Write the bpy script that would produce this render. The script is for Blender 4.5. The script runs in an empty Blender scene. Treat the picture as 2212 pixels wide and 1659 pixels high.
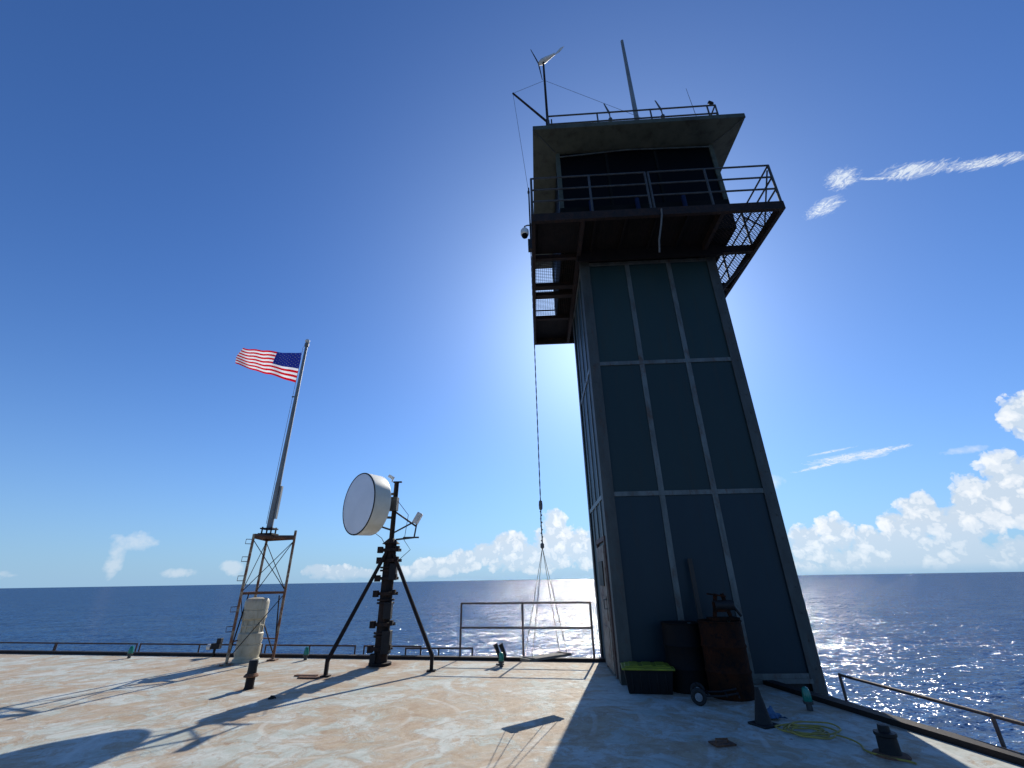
import bpy, math, random
from mathutils import Vector, Matrix
random.seed(7)
rad=math.radians
scene=bpy.context.scene
COL=bpy.context.collection
V=Vector

# ------------------------------------------------------------------ materials
def nt(mat):
    mat.use_nodes=True
    t=mat.node_tree
    t.nodes.clear()
    return t
def N(t,typ,**kw):
    n=t.nodes.new(typ)
    for k,v in kw.items():
        if k.startswith('i_'):
            key=k[2:]
            key=int(key) if key.isdigit() else key.replace('_',' ')
            n.inputs[key].default_value=v
        else: setattr(n,k,v)
    return n
def ramp(t,fac,stops,interp='LINEAR'):
    n=t.nodes.new('ShaderNodeValToRGB')
    n.color_ramp.interpolation=interp
    els=n.color_ramp.elements
    while len(els)<len(stops): els.new(0.5)
    for e,(p,c) in zip(els,stops):
        e.position=p
        e.color=(c,c,c,1) if not isinstance(c,(tuple,list)) else (*c,1)
    t.links.new(fac,n.inputs[0])
    return n.outputs[0]
def mixc(t,fac,a,b,mode='MIX'):
    n=t.nodes.new('ShaderNodeMix'); n.data_type='RGBA'; n.blend_type=mode
    for sock,val in ((n.inputs[0],fac),(n.inputs[6],a),(n.inputs[7],b)):
        if hasattr(val,'is_output'): t.links.new(val,sock)
        elif isinstance(val,(int,float)): sock.default_value=val
        else: sock.default_value=(*val,1)
    return n.outputs[2]
def math_(t,op,a,b=None,c=None):
    n=t.nodes.new('ShaderNodeMath'); n.operation=op
    for i,v in enumerate((a,b,c)):
        if v is None: continue
        if hasattr(v,'is_output'): t.links.new(v,n.inputs[i])
        else: n.inputs[i].default_value=v
    return n.outputs[0]
def vmath(t,op,a,b=None,c=None,out=0):
    n=t.nodes.new('ShaderNodeVectorMath'); n.operation=op
    for i,v in enumerate((a,b,c)):
        if v is None: continue
        if hasattr(v,'is_output'): t.links.new(v,n.inputs[i])
        else: n.inputs[i].default_value=v
    return n.outputs[out]
def noise(t,vec,scale,detail=6,rough=.6,dist=0.0,out=0):
    n=N(t,'ShaderNodeTexNoise',i_Scale=scale,i_Detail=detail,i_Roughness=rough,i_Distortion=dist)
    if vec is not None: t.links.new(vec,n.inputs['Vector'])
    return n.outputs[out]
def mapping(t,vec,scale=(1,1,1),rot=(0,0,0),loc=(0,0,0)):
    n=N(t,'ShaderNodeMapping'); n.inputs['Scale'].default_value=scale; n.inputs['Rotation'].default_value=rot; n.inputs['Location'].default_value=loc
    t.links.new(vec,n.inputs['Vector']); return n.outputs[0]
def pmat(name,c1,c2=None,scale=3,lo=.4,hi=.65,rough=.6,rough2=None,metal=0.0,bump=.15,bscale=None,c3=None,lo3=.55,hi3=.7,scale3=None,stretch=(1,1,1),spec=.5,stretch3=None):
    m=bpy.data.materials.new(name); t=nt(m)
    out=N(t,'ShaderNodeOutputMaterial'); b=N(t,'ShaderNodeBsdfPrincipled')
    t.links.new(b.outputs[0],out.inputs[0])
    tc=N(t,'ShaderNodeTexCoord').outputs['Object']
    vec=mapping(t,tc,stretch)
    c2=c2 or tuple(x*.75 for x in c1)
    n1=noise(t,vec,scale,5,.65)
    f=ramp(t,n1,[(lo,0.0),(hi,1.0)])
    col=mixc(t,f,c1,c2)
    if c3:
        n3=noise(t,mapping(t,tc,stretch3) if stretch3 else vec,scale3 or scale*2.3,7,.7,.3)
        f3=ramp(t,n3,[(lo3,0.0),(hi3,1.0)])
        col=mixc(t,f3,col,c3)
    t.links.new(col,b.inputs['Base Color'])
    b.inputs['Metallic'].default_value=metal
    b.inputs['Specular IOR Level'].default_value=spec
    r2=rough if rough2 is None else rough2
    rr=ramp(t,n1,[(0.3,rough),(0.7,r2)])
    t.links.new(rr,b.inputs['Roughness'])
    if bump:
        bn=N(t,'ShaderNodeBump',i_Strength=bump,i_Distance=.01)
        t.links.new(noise(t,vec,bscale or scale*8,3,.6),bn.inputs['Height'])
        t.links.new(bn.outputs[0],b.inputs['Normal'])
    return m

M={}
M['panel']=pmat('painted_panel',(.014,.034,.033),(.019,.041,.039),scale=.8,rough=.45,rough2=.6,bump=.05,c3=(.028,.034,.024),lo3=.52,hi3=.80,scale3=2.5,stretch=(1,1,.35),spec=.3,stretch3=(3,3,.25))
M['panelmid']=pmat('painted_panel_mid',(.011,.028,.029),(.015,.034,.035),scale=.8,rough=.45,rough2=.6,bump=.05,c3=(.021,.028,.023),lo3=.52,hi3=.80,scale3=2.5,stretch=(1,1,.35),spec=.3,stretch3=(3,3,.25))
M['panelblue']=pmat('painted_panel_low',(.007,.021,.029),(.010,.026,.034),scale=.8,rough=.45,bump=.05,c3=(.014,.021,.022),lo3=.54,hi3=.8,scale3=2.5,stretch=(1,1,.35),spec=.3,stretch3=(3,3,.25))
M['galv']=pmat('galvanised_strip',(.13,.145,.135),(.075,.083,.075),scale=4,rough=.5,metal=.25,bump=.2,c3=(.085,.045,.025),lo3=.53,hi3=.68,scale3=6,stretch=(1,1,.4))
M['galvdark']=pmat('weathered_corner_post',(.062,.068,.060),(.038,.040,.034),scale=3,rough=.6,metal=.1,bump=.3,c3=(.065,.036,.02),lo3=.54,hi3=.7,scale3=5,stretch=(1,1,.4))
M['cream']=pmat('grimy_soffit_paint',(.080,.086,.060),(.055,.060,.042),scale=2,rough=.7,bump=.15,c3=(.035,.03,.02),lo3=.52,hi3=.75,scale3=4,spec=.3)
M['floor']=pmat('near_black_floor_plate',(.007,.006,.006),(.013,.009,.008),scale=4,rough=.8,bump=.3,c3=(.025,.010,.006),lo3=.62,hi3=.75,spec=.2)  # near-black base colour for balcony plates, joists and apron, with rusty flecks
M['rustdark']=pmat('dark_rusty_steel',(.016,.011,.009),(.035,.017,.011),scale=6,rough=.8,bump=.4,c3=(.010,.009,.009),lo3=.5,hi3=.65,spec=.3)
M['rust']=pmat('rust_steel',(.20,.085,.035),(.10,.042,.022),scale=9,rough=.9,bump=.5,c3=(.05,.028,.02),lo3=.5,hi3=.7)
M['rail']=pmat('rusty_rail_paint',(.11,.07,.055),(.08,.04,.028),scale=7,rough=.7,bump=.3,c3=(.20,.17,.14),lo3=.58,hi3=.7)
M['railgrey']=pmat('grey_rail',(.06,.062,.06),(.04,.036,.032),scale=6,rough=.6,bump=.2,metal=.1)
M['black']=pmat('black_paint',(.010,.010,.011),(.018,.017,.016),scale=8,rough=.6,bump=.2,spec=.3)
M['darkin']=pmat('dark_cab_wall',(.005,.006,.005),(.009,.009,.008),scale=3,rough=.8,bump=.1,spec=.1)
M['glassdark']=pmat('dark_window_glass',(.0025,.0025,.003),(.0035,.0035,.004),scale=1.2,rough=.35,rough2=.5,bump=.0,spec=.06)
M['bluepost']=pmat('blue_post_paint',(.006,.016,.055),(.005,.012,.04),scale=4,rough=.6,spec=.2)
M['legpaint']=pmat('peeling_cream_leg',(.36,.30,.20),(.26,.19,.12),scale=8,rough=.7,bump=.3,c3=(.17,.065,.025),lo3=.42,hi3=.53,scale3=7)
M['horn']=pmat('cream_fibreglass',(.52,.47,.34),(.43,.38,.26),scale=4,rough=.55,bump=.1,c3=(.27,.20,.11),lo3=.52,hi3=.80,stretch3=(2,2,.5))
M['pole']=pmat('brushed_pole',(.26,.27,.26),(.17,.17,.16),scale=5,rough=.55,metal=.3,bump=.1,stretch=(1,1,.2))
M['white']=pmat('weathered_white',(.72,.71,.66),(.60,.58,.50),scale=5,rough=.5,bump=.08)
M['drum']=pmat('dish_shell',(.80,.77,.64),(.72,.68,.54),scale=3,rough=.45,bump=.05,c3=(.5,.42,.28),lo3=.62,hi3=.85)
M['face']=pmat('dish_radome',(.78,.81,.84),(.72,.75,.78),scale=1.5,rough=.5,bump=.04)
M['rope']=pmat('old_rope',(.16,.155,.14),(.09,.085,.075),scale=40,rough=.9,bump=.6)
M['cable']=pmat('thin_cable',(.09,.09,.085),(.05,.05,.05),scale=20,rough=.6)
M['wood']=pmat('grey_wood',(.16,.145,.115),(.10,.085,.07),scale=5,rough=.85,bump=.3,stretch=(1,6,6))
M['wooddark']=pmat('dark_board_wood',(.050,.042,.034),(.032,.028,.022),scale=5,rough=.85,bump=.3,stretch=(4,4,1))
M['tote']=pmat('black_tote_plastic',(.005,.006,.007),(.008,.008,.008),scale=5,rough=.5,bump=.05,spec=.2)
M['yellow']=pmat('yellow_lid_plastic',(.25,.27,.02),(.17,.18,.02),scale=6,rough=.5,bump=.05,spec=.3,c3=(.10,.09,.03),lo3=.55,hi3=.75)
M['hose']=pmat('yellow_hose',(.42,.31,.05),(.28,.20,.05),scale=12,rough=.6,bump=.1)
M['barrelrust']=pmat('rusted_barrel',(.045,.014,.006),(.022,.009,.005),scale=4,rough=.9,bump=.4,c3=(.008,.006,.006),lo3=.48,hi3=.62,spec=.12)
M['barrelblack']=pmat('blackened_barrel',(.005,.006,.007),(.010,.007,.006),scale=4,rough=.7,bump=.3,spec=.15)
M['tyre']=pmat('tyre_rubber',(.014,.014,.014),(.02,.02,.02),scale=10,rough=.85)
M['hub']=pmat('wheel_hub',(.22,.23,.24),(.13,.13,.13),scale=10,rough=.5,metal=.2)
M['door']=pmat('flaking_door_paint',(.26,.24,.19),(.17,.13,.09),scale=5,rough=.7,bump=.3,c3=(.12,.05,.025),lo3=.50,hi3=.64,scale3=4)
M['deckside']=pmat('deck_edge_paint',(.016,.013,.012),(.035,.020,.013),scale=5,rough=.75,bump=.4,spec=.3)
M['cloth']=pmat('blue_rag',(.08,.17,.28),(.05,.11,.2),scale=8,rough=.9,bump=.3)
M['bird']=pmat('instrument_grey',(.12,.12,.12),(.06,.06,.06),scale=20,rough=.5)
def greenglass():
    m=bpy.data.materials.new('green_lens'); t=nt(m)
    out=N(t,'ShaderNodeOutputMaterial'); b=N(t,'ShaderNodeBsdfPrincipled')
    t.links.new(b.outputs[0],out.inputs[0])
    n=noise(t,N(t,'ShaderNodeTexCoord').outputs['Object'],30,2)
    t.links.new(mixc(t,n,(0.0,.20,.14),(.02,.32,.22)),b.inputs['Base Color'])
    b.inputs['Roughness'].default_value=.15; b.inputs['Transmission Weight'].default_value=.35
    return m
M['green']=greenglass()
def flagmat(name,c):
    m=bpy.data.materials.new(name); t=nt(m)
    out=N(t,'ShaderNodeOutputMaterial'); d=N(t,'ShaderNodeBsdfDiffuse'); tr=N(t,'ShaderNodeBsdfTranslucent'); mx=N(t,'ShaderNodeMixShader',i_0=.5)
    n=noise(t,N(t,'ShaderNodeTexCoord').outputs['Object'],6,4)
    col=mixc(t,ramp(t,n,[(.35,0.),(.7,1.)]),c,tuple(x*.85 for x in c))
    t.links.new(col,d.inputs[0]); t.links.new(col,tr.inputs[0])
    t.links.new(d.outputs[0],mx.inputs[1]); t.links.new(tr.outputs[0],mx.inputs[2]); t.links.new(mx.outputs[0],out.inputs[0])
    return m
M['fred']=flagmat('flag_red',(.60,.004,.016)); M['fwhite']=flagmat('flag_white',(.85,.85,.85)); M['fblue']=flagmat('flag_blue',(.012,.022,.18))

def deckmat():
    m=bpy.data.materials.new('worn_deck_paint'); t=nt(m)
    out=N(t,'ShaderNodeOutputMaterial'); b=N(t,'ShaderNodeBsdfPrincipled'); t.links.new(b.outputs[0],out.inputs[0])
    tc=N(t,'ShaderNodeTexCoord').outputs['Object']
    rv=mapping(t,tc,(1,1,1),(0,0,rad(10)))
    warp=vmath(t,'MULTIPLY_ADD',noise(t,tc,.8,3,.6,out=1),(1.0,1.0,0),tc)
    big=noise(t,tc,.28,4,.6,.4); mid=noise(t,warp,1.8,12,.78,.2); fine=noise(t,tc,11,6,.7)
    blot=noise(t,warp,.85,8,.74,.4)
    base=mixc(t,ramp(t,fine,[(.3,0.),(.7,1.)]),(.595,.615,.545),(.52,.54,.48))
    base=mixc(t,ramp(t,noise(t,warp,1.3,10,.76,.3),[(.44,0.),(.58,.85)]),base,(.42,.455,.385))
    wear=ramp(t,math_(t,'ADD',math_(t,'MULTIPLY',mid,.60),math_(t,'MULTIPLY',math_(t,'ADD',big,blot),.26)),[(.53,0.),(.555,.65),(.61,1.)])
    wearcol=mixc(t,ramp(t,noise(t,warp,4.5,8,.8),[(.38,0.),(.60,1.)]),(.51,.385,.24),(.37,.225,.115))
    col=mixc(t,math_(t,'MULTIPLY',wear,.82),base,wearcol)
    w2=ramp(t,noise(t,warp,6,10,.84,.1),[(.49,0.),(.60,1.)])
    col=mixc(t,math_(t,'MULTIPLY',w2,.42),col,(.38,.265,.155))
    chips=ramp(t,noise(t,warp,12,8,.8),[(.56,0.),(.61,1.)])
    col=mixc(t,math_(t,'MULTIPLY',chips,.35),col,(.62,.63,.56))
    sp=ramp(t,noise(t,rv,3.1,12,.82,.3),[(.585,0.),(.64,1.)])
    col=mixc(t,math_(t,'MULTIPLY',sp,.72),col,(.24,.115,.05))
    for sc,loc,colr,amt,lo in ((.55,(2.2,-7.2,0),(.66,.66,.58),.42,.95),(.8,(-.9,-5.2,0),(.30,.22,.14),.30,.955),(.42,(3.0,-4.5,0),(.33,.25,.17),.30,.965)):
        wv=N(t,'ShaderNodeTexWave',wave_type='RINGS',rings_direction='Z',i_Scale=sc,i_Distortion=3.,i_Detail=3.0,i_Detail_Scale=.4)
        t.links.new(mapping(t,tc,(1,1.1,1),(0,0,0),loc),wv.inputs[0])
        am=ramp(t,noise(t,tc,.8+sc,6,.7),[(.45,0.),(.56,1.)])
        col=mixc(t,math_(t,'MULTIPLY',math_(t,'MULTIPLY',ramp(t,wv.outputs[1],[(lo,0.),(.99,1.)]),am),amt),col,colr)
    rn=noise(t,tc,5,7,.75); msk=None
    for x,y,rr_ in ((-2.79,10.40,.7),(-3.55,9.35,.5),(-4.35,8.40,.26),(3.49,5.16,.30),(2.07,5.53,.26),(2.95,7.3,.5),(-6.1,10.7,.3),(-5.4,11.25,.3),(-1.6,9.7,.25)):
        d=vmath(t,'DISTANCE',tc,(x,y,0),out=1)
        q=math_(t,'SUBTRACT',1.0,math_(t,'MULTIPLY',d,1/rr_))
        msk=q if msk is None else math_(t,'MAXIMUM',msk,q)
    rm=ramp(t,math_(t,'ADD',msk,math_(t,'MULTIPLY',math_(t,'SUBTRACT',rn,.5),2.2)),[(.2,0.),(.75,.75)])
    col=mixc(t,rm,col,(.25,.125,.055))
    t.links.new(col,b.inputs['Base Color'])
    t.links.new(ramp(t,fine,[(.3,.6),(.7,.85)]),b.inputs['Roughness']); b.inputs['Specular IOR Level'].default_value=.2
    bn=N(t,'ShaderNodeBump',i_Strength=.4,i_Distance=.012)
    t.links.new(math_(t,'ADD',fine,math_(t,'MULTIPLY',wear,-.6)),bn.inputs['Height']); t.links.new(bn.outputs[0],b.inputs['Normal'])
    return m
M['deck']=deckmat()
def seamat():
    m=bpy.data.materials.new('sea_water'); t=nt(m)
    out=N(t,'ShaderNodeOutputMaterial')
    tc=N(t,'ShaderNodeTexCoord').outputs['Object']
    rv=mapping(t,tc,(1,1,1),(0,0,rad(-12)))
    def nv(vec,sc,det,ro,amp):
        c=noise(t,vec,sc,det,ro,.2,out=1)
        return vmath(t,'MULTIPLY',vmath(t,'SUBTRACT',c,(.5,.5,.5)),(amp,amp,0))
    a=nv(mapping(t,rv,(.5,1,1)),.06,2,.5,.6)
    b_=nv(mapping(t,rv,(.55,1,1)),.35,3,.6,1.7)
    c_=nv(mapping(t,rv,(.7,1,1)),1.5,3,.65,2.7)
    s=vmath(t,'ADD',vmath(t,'ADD',a,b_),vmath(t,'ADD',c_,(0,0,1)))
    nrm=vmath(t,'NORMALIZE',s)
    sw=noise(t,mapping(t,rv,(.4,1,1)),.07,3,.5,.2)
    ch=noise(t,mapping(t,rv,(.45,1,1)),.6,6,.70,.3)
    k=math_(t,'ADD',math_(t,'MULTIPLY',ch,.84),math_(t,'MULTIPLY',sw,.16))
    col=ramp(t,k,[(.38,(.003,.021,.072)),(.50,(.008,.050,.150)),(.62,(.026,.115,.275))])
    df=N(t,'ShaderNodeBsdfDiffuse');t.links.new(col,df.inputs[0]);t.links.new(nrm,df.inputs['Normal'])
    gl=N(t,'ShaderNodeBsdfGlossy',i_Roughness=.13);t.links.new(nrm,gl.inputs['Normal'])
    fr=N(t,'ShaderNodeFresnel',i_IOR=1.33);t.links.new(nrm,fr.inputs['Normal'])
    fac=math_(t,'MINIMUM',math_(t,'MULTIPLY',fr.outputs[0],1.0),.25)
    mx=N(t,'ShaderNodeMixShader');t.links.new(fac,mx.inputs[0]);t.links.new(df.outputs[0],mx.inputs[1]);t.links.new(gl.outputs[0],mx.inputs[2]);t.links.new(mx.outputs[0],out.inputs[0])
    return m
M['sea']=seamat()

# ------------------------------------------------------------------ mesh builder
class B:
    def __init__(s): s.v=[];s.f=[];s.m=[]
    def add(s,vs,fs,mi=0):
        o=len(s.v); s.v+= [V(x) for x in vs]; s.f+=[[i+o for i in f] for f in fs]; s.m+=[mi]*len(fs); return s
    def box(s,c,sz,R=None,mi=0):
        c=V(c); R=R or Matrix.Identity(3); h=V(sz)/2
        vs=[c+R@V((sx*h.x,sy*h.y,sz_*h.z)) for sz_ in(-1,1) for sy in(-1,1) for sx in(-1,1)]
        return s.add(vs,[(0,2,3,1),(4,5,7,6),(0,1,5,4),(2,6,7,3),(0,4,6,2),(1,3,7,5)],mi)
    def beam(s,p0,p1,w,h,up=(0,0,1),mi=0):
        p0=V(p0);p1=V(p1);d=p1-p0;L=d.length;d.normalize();u=V(up)
        if abs(d.dot(u))>.98:u=V((0,1,0))
        x=d.cross(u).normalized();u=x.cross(d)
        R=Matrix((x,d,u)).transposed()
        return s.box((p0+p1)/2,(w,L,h),R,mi)
    def cyl(s,p0,p1,r0,r1=None,n=12,mi=0,caps=True):
        p0=V(p0);p1=V(p1);r1=r0 if r1 is None else r1
        d=(p1-p0).normalized();u=V((0,0,1)) if abs(d.z)<.9 else V((1,0,0))
        x=d.cross(u).normalized();y=d.cross(x)
        vs=[];
        for p,r in((p0,r0),(p1,r1)):
            for i in range(n):
                a=2*math.pi*i/n; vs.append(p+(x*math.cos(a)+y*math.sin(a))*r)
        fs=[(i,i+n,(i+1)%n+n,(i+1)%n) for i in range(n)]
        if caps: fs+=[tuple(range(n)),tuple(range(2*n-1,n-1,-1))]
        return s.add(vs,fs,mi)
    def tube(s,pts,r,n=8,mi=0,closed=False):
        pts=[V(p) for p in pts];k=len(pts);vs=[];px=None
        for i,p in enumerate(pts):
            a=pts[i-1] if i>0 else (pts[-1] if closed else p); b=pts[i+1] if i<k-1 else (pts[0] if closed else p)
            d=(b-a).normalized()
            if px is None:
                u=V((0,0,1)) if abs(d.z)<.9 else V((1,0,0)); x=d.cross(u).normalized()
            else: x=(px-d*px.dot(d)).normalized()
            px=x;y=d.cross(x)
            rr=r[i] if isinstance(r,(list,tuple)) else r
            for j in range(n):
                t=2*math.pi*j/n; vs.append(p+(x*math.cos(t)+y*math.sin(t))*rr)
        fs=[]
        for i in range(k if closed else k-1):
            for j in range(n):
                a=i*n+j;b=i*n+(j+1)%n;i2=(i+1)%k;fs.append((a,b,i2*n+(j+1)%n,i2*n+j))
        if not closed: fs+=[tuple(range(n-1,-1,-1)),tuple(range((k-1)*n,k*n))]
        return s.add(vs,fs,mi)
    def lathe(s,o,prof,n=24,axis=(0,0,1),mi=0):
        o=V(o);d=V(axis).normalized();u=V((0,0,1)) if abs(d.z)<.9 else V((1,0,0))
        x=u.cross(d).normalized();y=d.cross(x);vs=[];fs=[]
        for r,z in prof:
            for i in range(n):
                a=2*math.pi*i/n;vs.append(o+d*z+(x*math.cos(a)+y*math.sin(a))*r)
        for k in range(len(prof)-1):
            for i in range(n): fs.append((k*n+i,k*n+(i+1)%n,(k+1)*n+(i+1)%n,(k+1)*n+i))
        fs+=[tuple(range(n-1,-1,-1)),tuple(range((len(prof)-1)*n,len(prof)*n))]
        return s.add(vs,fs,mi)
    def sphere(s,c,r,n=12,sc=(1,1,1),mi=0):
        prof=[(max(1e-4,math.sin(math.pi*i/n))*r,-math.cos(math.pi*i/n)*r*sc[2]) for i in range(n+1)]
        return s.lathe(c,prof,n*2 if n<10 else 20,mi=mi)
    def prism(s,poly,vec,mi=0):
        poly=[V(p) for p in poly];n=len(poly);vec=V(vec)
        return s.add(poly+[p+vec for p in poly],[tuple(range(n-1,-1,-1)),tuple(range(n,2*n))]+[(i,(i+1)%n,(i+1)%n+n,i+n) for i in range(n)],mi)
    def obj(s,name,mats,parent=None,base=None,bevel=0,label=None,ang=35):
        me=bpy.data.meshes.new(name)
        base=V(base) if base is not None else (V(parent['_b']) if parent else V((0,0,0)))
        me.from_pydata([v-base for v in s.v],[],s.f)
        if not isinstance(mats,(list,tuple)): mats=[mats]
        for m in mats: me.materials.append(m)
        me.polygons.foreach_set('material_index',s.m)
        me.polygons.foreach_set('use_smooth',[True]*len(s.f))
        me.update(); me.validate()
        import bmesh
        bm=bmesh.new();bm.from_mesh(me);bmesh.ops.recalc_face_normals(bm,faces=bm.faces);bm.to_mesh(me);bm.free()
        me.set_sharp_from_angle(angle=rad(ang))
        o=bpy.data.objects.new(name,me);COL.objects.link(o)
        if parent:
            o.parent=parent; o.location=(base-V(parent['_b'])) ; o['_b']=tuple(base)
        else: o.location=base; o['_b']=tuple(base)
        if bevel:
            md=o.modifiers.new('bevel','BEVEL');md.width=bevel;md.segments=2;md.limit_method='ANGLE'
        if label:o['label']=label
        return o
def thing(name,base,label,cat,group=None):
    e=bpy.data.objects.new(name,None);COL.objects.link(e);e.location=base;e['_b']=tuple(base);e.empty_display_size=.2
    e['label']=label;e['category']=cat
    if group:e['group']=group
    return e
def tag(o,label,cat,group=None):
    o['label']=label;o['category']=cat
    if group:o['group']=group
    return o
def copy_thing(src,name_map,loc,rotz=0):
    n=src.copy();COL.objects.link(n);n.location=loc;n.rotation_euler=(0,0,rotz)
    for c in list(src.children):
        k=c.copy();COL.objects.link(k);k.parent=n
    return n

# ------------------------------------------------------------------ camera
p=rad(24.2); r=rad(0.93)
F=V((0,math.cos(p),math.sin(p)));U0=V((0,-math.sin(p),math.cos(p)));R0=V((1,0,0))
Rr=R0*math.cos(r)-U0*math.sin(r);Ur=U0*math.cos(r)+R0*math.sin(r)
cam=bpy.data.cameras.new('camera');co=bpy.data.objects.new('camera',cam);COL.objects.link(co);scene.camera=co
mw=Matrix((Rr,Ur,-F)).transposed().to_4x4();mw.translation=V((0,0,1.55));co.matrix_world=mw
cam.sensor_width=36;cam.lens=36*941/2212;cam.clip_start=.05;cam.clip_end=200000

# ------------------------------------------------------------------ sun and sky
SAZ=rad(14.8);SEL=rad(31)
sd=V((math.sin(SAZ)*math.cos(SEL),math.cos(SAZ)*math.cos(SEL),math.sin(SEL)))
L=bpy.data.lights.new('sun','SUN');L.energy=5.0;L.angle=rad(.53);L.color=(1,.94,.83)
lo=bpy.data.objects.new('sun',L);COL.objects.link(lo);lo.rotation_euler=sd.to_track_quat('Z','Y').to_euler();lo.location=(0,0,40)
W=bpy.data.worlds.new('World');scene.world=W;W.use_nodes=True;t=W.node_tree;t.nodes.clear()
try:
    W.cycles.sampling_method='MANUAL';W.cycles.sample_map_resolution=256
except Exception: pass
out=N(t,'ShaderNodeOutputWorld')
sky=N(t,'ShaderNodeTexSky',sky_type='NISHITA',sun_disc=False,sun_elevation=SEL,sun_rotation=SAZ,altitude=0,air_density=1.0,dust_density=.15,ozone_density=3.5)
gen=N(t,'ShaderNodeTexCoord').outputs['Generated']
sep=N(t,'ShaderNodeSeparateXYZ');nrm=N(t,'ShaderNodeVectorMath',operation='NORMALIZE');t.links.new(gen,nrm.inputs[0]);t.links.new(nrm.outputs[0],sep.inputs[0])
az=math_(t,'MULTIPLY',math_(t,'ARCTAN2',sep.outputs[0],sep.outputs[1]),180/math.pi)
el=math_(t,'MULTIPLY',math_(t,'ARCSINE',sep.outputs[2]),180/math.pi)
tint=mixc(t,1.0,sky.outputs[0],(.66,1.03,1.58),'MULTIPLY')
hz0=math_(t,'EXPONENT',math_(t,'MULTIPLY',math_(t,'MAXIMUM',el,0.0),-1/8.0))
skyc=mixc(t,math_(t,'MULTIPLY',hz0,.93),tint,(3.9,6.3,8.9))
bg=N(t,'ShaderNodeBackground',i_Strength=.083);t.links.new(skyc,bg.inputs[0])
comb=N(t,'ShaderNodeCombineXYZ');t.links.new(az,comb.inputs[0]);t.links.new(el,comb.inputs[1])
AE=comb.outputs[0]
def blob(a0,e0,ra,re,tilt=0,w=1.0):
    da=math_(t,'SUBTRACT',az,a0);de=math_(t,'SUBTRACT',el,e0)
    if tilt:
        de=math_(t,'SUBTRACT',de,math_(t,'MULTIPLY',da,tilt))
    x=math_(t,'MULTIPLY',da,1/ra);y=math_(t,'MULTIPLY',de,1/re)
    return math_(t,'SUBTRACT',w,math_(t,'MULTIPLY_ADD',x,x,math_(t,'MULTIPLY',y,y)))
def union(bl):
    o=None
    for q in bl:
        b_=blob(*q); o=b_ if o is None else math_(t,'MAXIMUM',o,b_)
    return math_(t,'MAXIMUM',o,-1.5)
cum=union([(5,6.2,1.7,2.0),(5.2,4.0,3.2,2.5),(-.5,3.8,2.6,1.9),(-3.2,3.0,2.4,1.5),(-5.8,2.2,2.4,1.4),(8.3,3.4,2.8,2.3),(1.8,2.4,6,1.8),(-9.5,1.5,3.3,1.1),(-12.5,.9,2.5,.9),(-20,1.0,2.4,.9),(-17,.8,2,.6),(-22.8,1.2,1.5,.9),
  (32.3,2.8,2.2,2.1),(34.9,3.6,1.9,2.0),(37.6,2.4,2.6,1.9),(40.2,3.5,2.0,2.2),(41.9,5.0,1.8,2.2),(44,3.6,2.2,2.5),(46,5.4,2.0,2.7),(48.6,6.4,2.3,3.3),(50.8,5.0,2.8,4.2),(51.2,12.0,1.9,2.0),(53,10.4,2.4,3.6),(42,1.2,14,1.8),(20,2.5,8,2.2)])
nc=N(t,'ShaderNodeTexNoise',i_Scale=.9,i_Detail=3.0);t.links.new(AE,nc.inputs['Vector'])
vmix=N(t,'ShaderNodeVectorMath',operation='MULTIPLY_ADD');t.links.new(nc.outputs[1],vmix.inputs[0]);vmix.inputs[1].default_value=(1.6,1.6,0);t.links.new(AE,vmix.inputs[2])
def vor(sc):
    v=N(t,'ShaderNodeTexVoronoi',feature='F1',i_Scale=sc);t.links.new(vmix.outputs[0],v.inputs['Vector']);return v.outputs[0]
v1=vor(.7);v2=vor(1.8);v3=vor(4.4)
puff=math_(t,'SUBTRACT',1.0,math_(t,'ADD',math_(t,'MULTIPLY',v1,1.0),math_(t,'ADD',math_(t,'MULTIPLY',v2,.50),math_(t,'MULTIPLY',v3,.16))))
n1=noise(t,AE,.6,7,.58,.2)
nf=noise(t,AE,2.2,4,.55)
fld=math_(t,'ADD',cum,math_(t,'ADD',math_(t,'MULTIPLY',math_(t,'SUBTRACT',n1,.5),1.6),math_(t,'MULTIPLY',puff,.85)))
cmask=ramp(t,fld,[(.04,0.),(.24,.65),(.55,1.)],'EASE')
cmask=math_(t,'MULTIPLY',cmask,ramp(t,el,[(.0,0.),(.8,1.)]))
core=ramp(t,fld,[(.3,0.),(1.0,1.)])
sh=math_(t,'ADD',math_(t,'MULTIPLY',puff,1.1),math_(t,'ADD',math_(t,'MULTIPLY',math_(t,'SUBTRACT',nf,.5),.5),math_(t,'MULTIPLY',core,-.12)))
sh=ramp(t,sh,[(-.05,0.),(.18,.5),(.55,1.)],'EASE')
ccol=mixc(t,sh,(.60,.71,.84),(.93,.96,1.0))
hz=ramp(t,math_(t,'MULTIPLY',el,.2),[(0.05,.55),(.9,.97)])
cfac=math_(t,'MULTIPLY',cmask,hz)
soft=union([(-39.6,3.9,1.7,1.0),(-40.6,2.4,.8,1.6),(-31,1.4,1.4,.8),(-35.5,1.1,1.5,.5),(-50,1.0,3,.5),(30.4,9.6,1.3,.9),(46.5,10.2,1.8,.4)])
sf=math_(t,'ADD',soft,math_(t,'ADD',math_(t,'MULTIPLY',math_(t,'SUBTRACT',n1,.5),3.0),math_(t,'MULTIPLY',puff,.8)))
smask=math_(t,'MULTIPLY',ramp(t,sf,[(.1,0.),(1.5,1.)]),.50)
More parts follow.
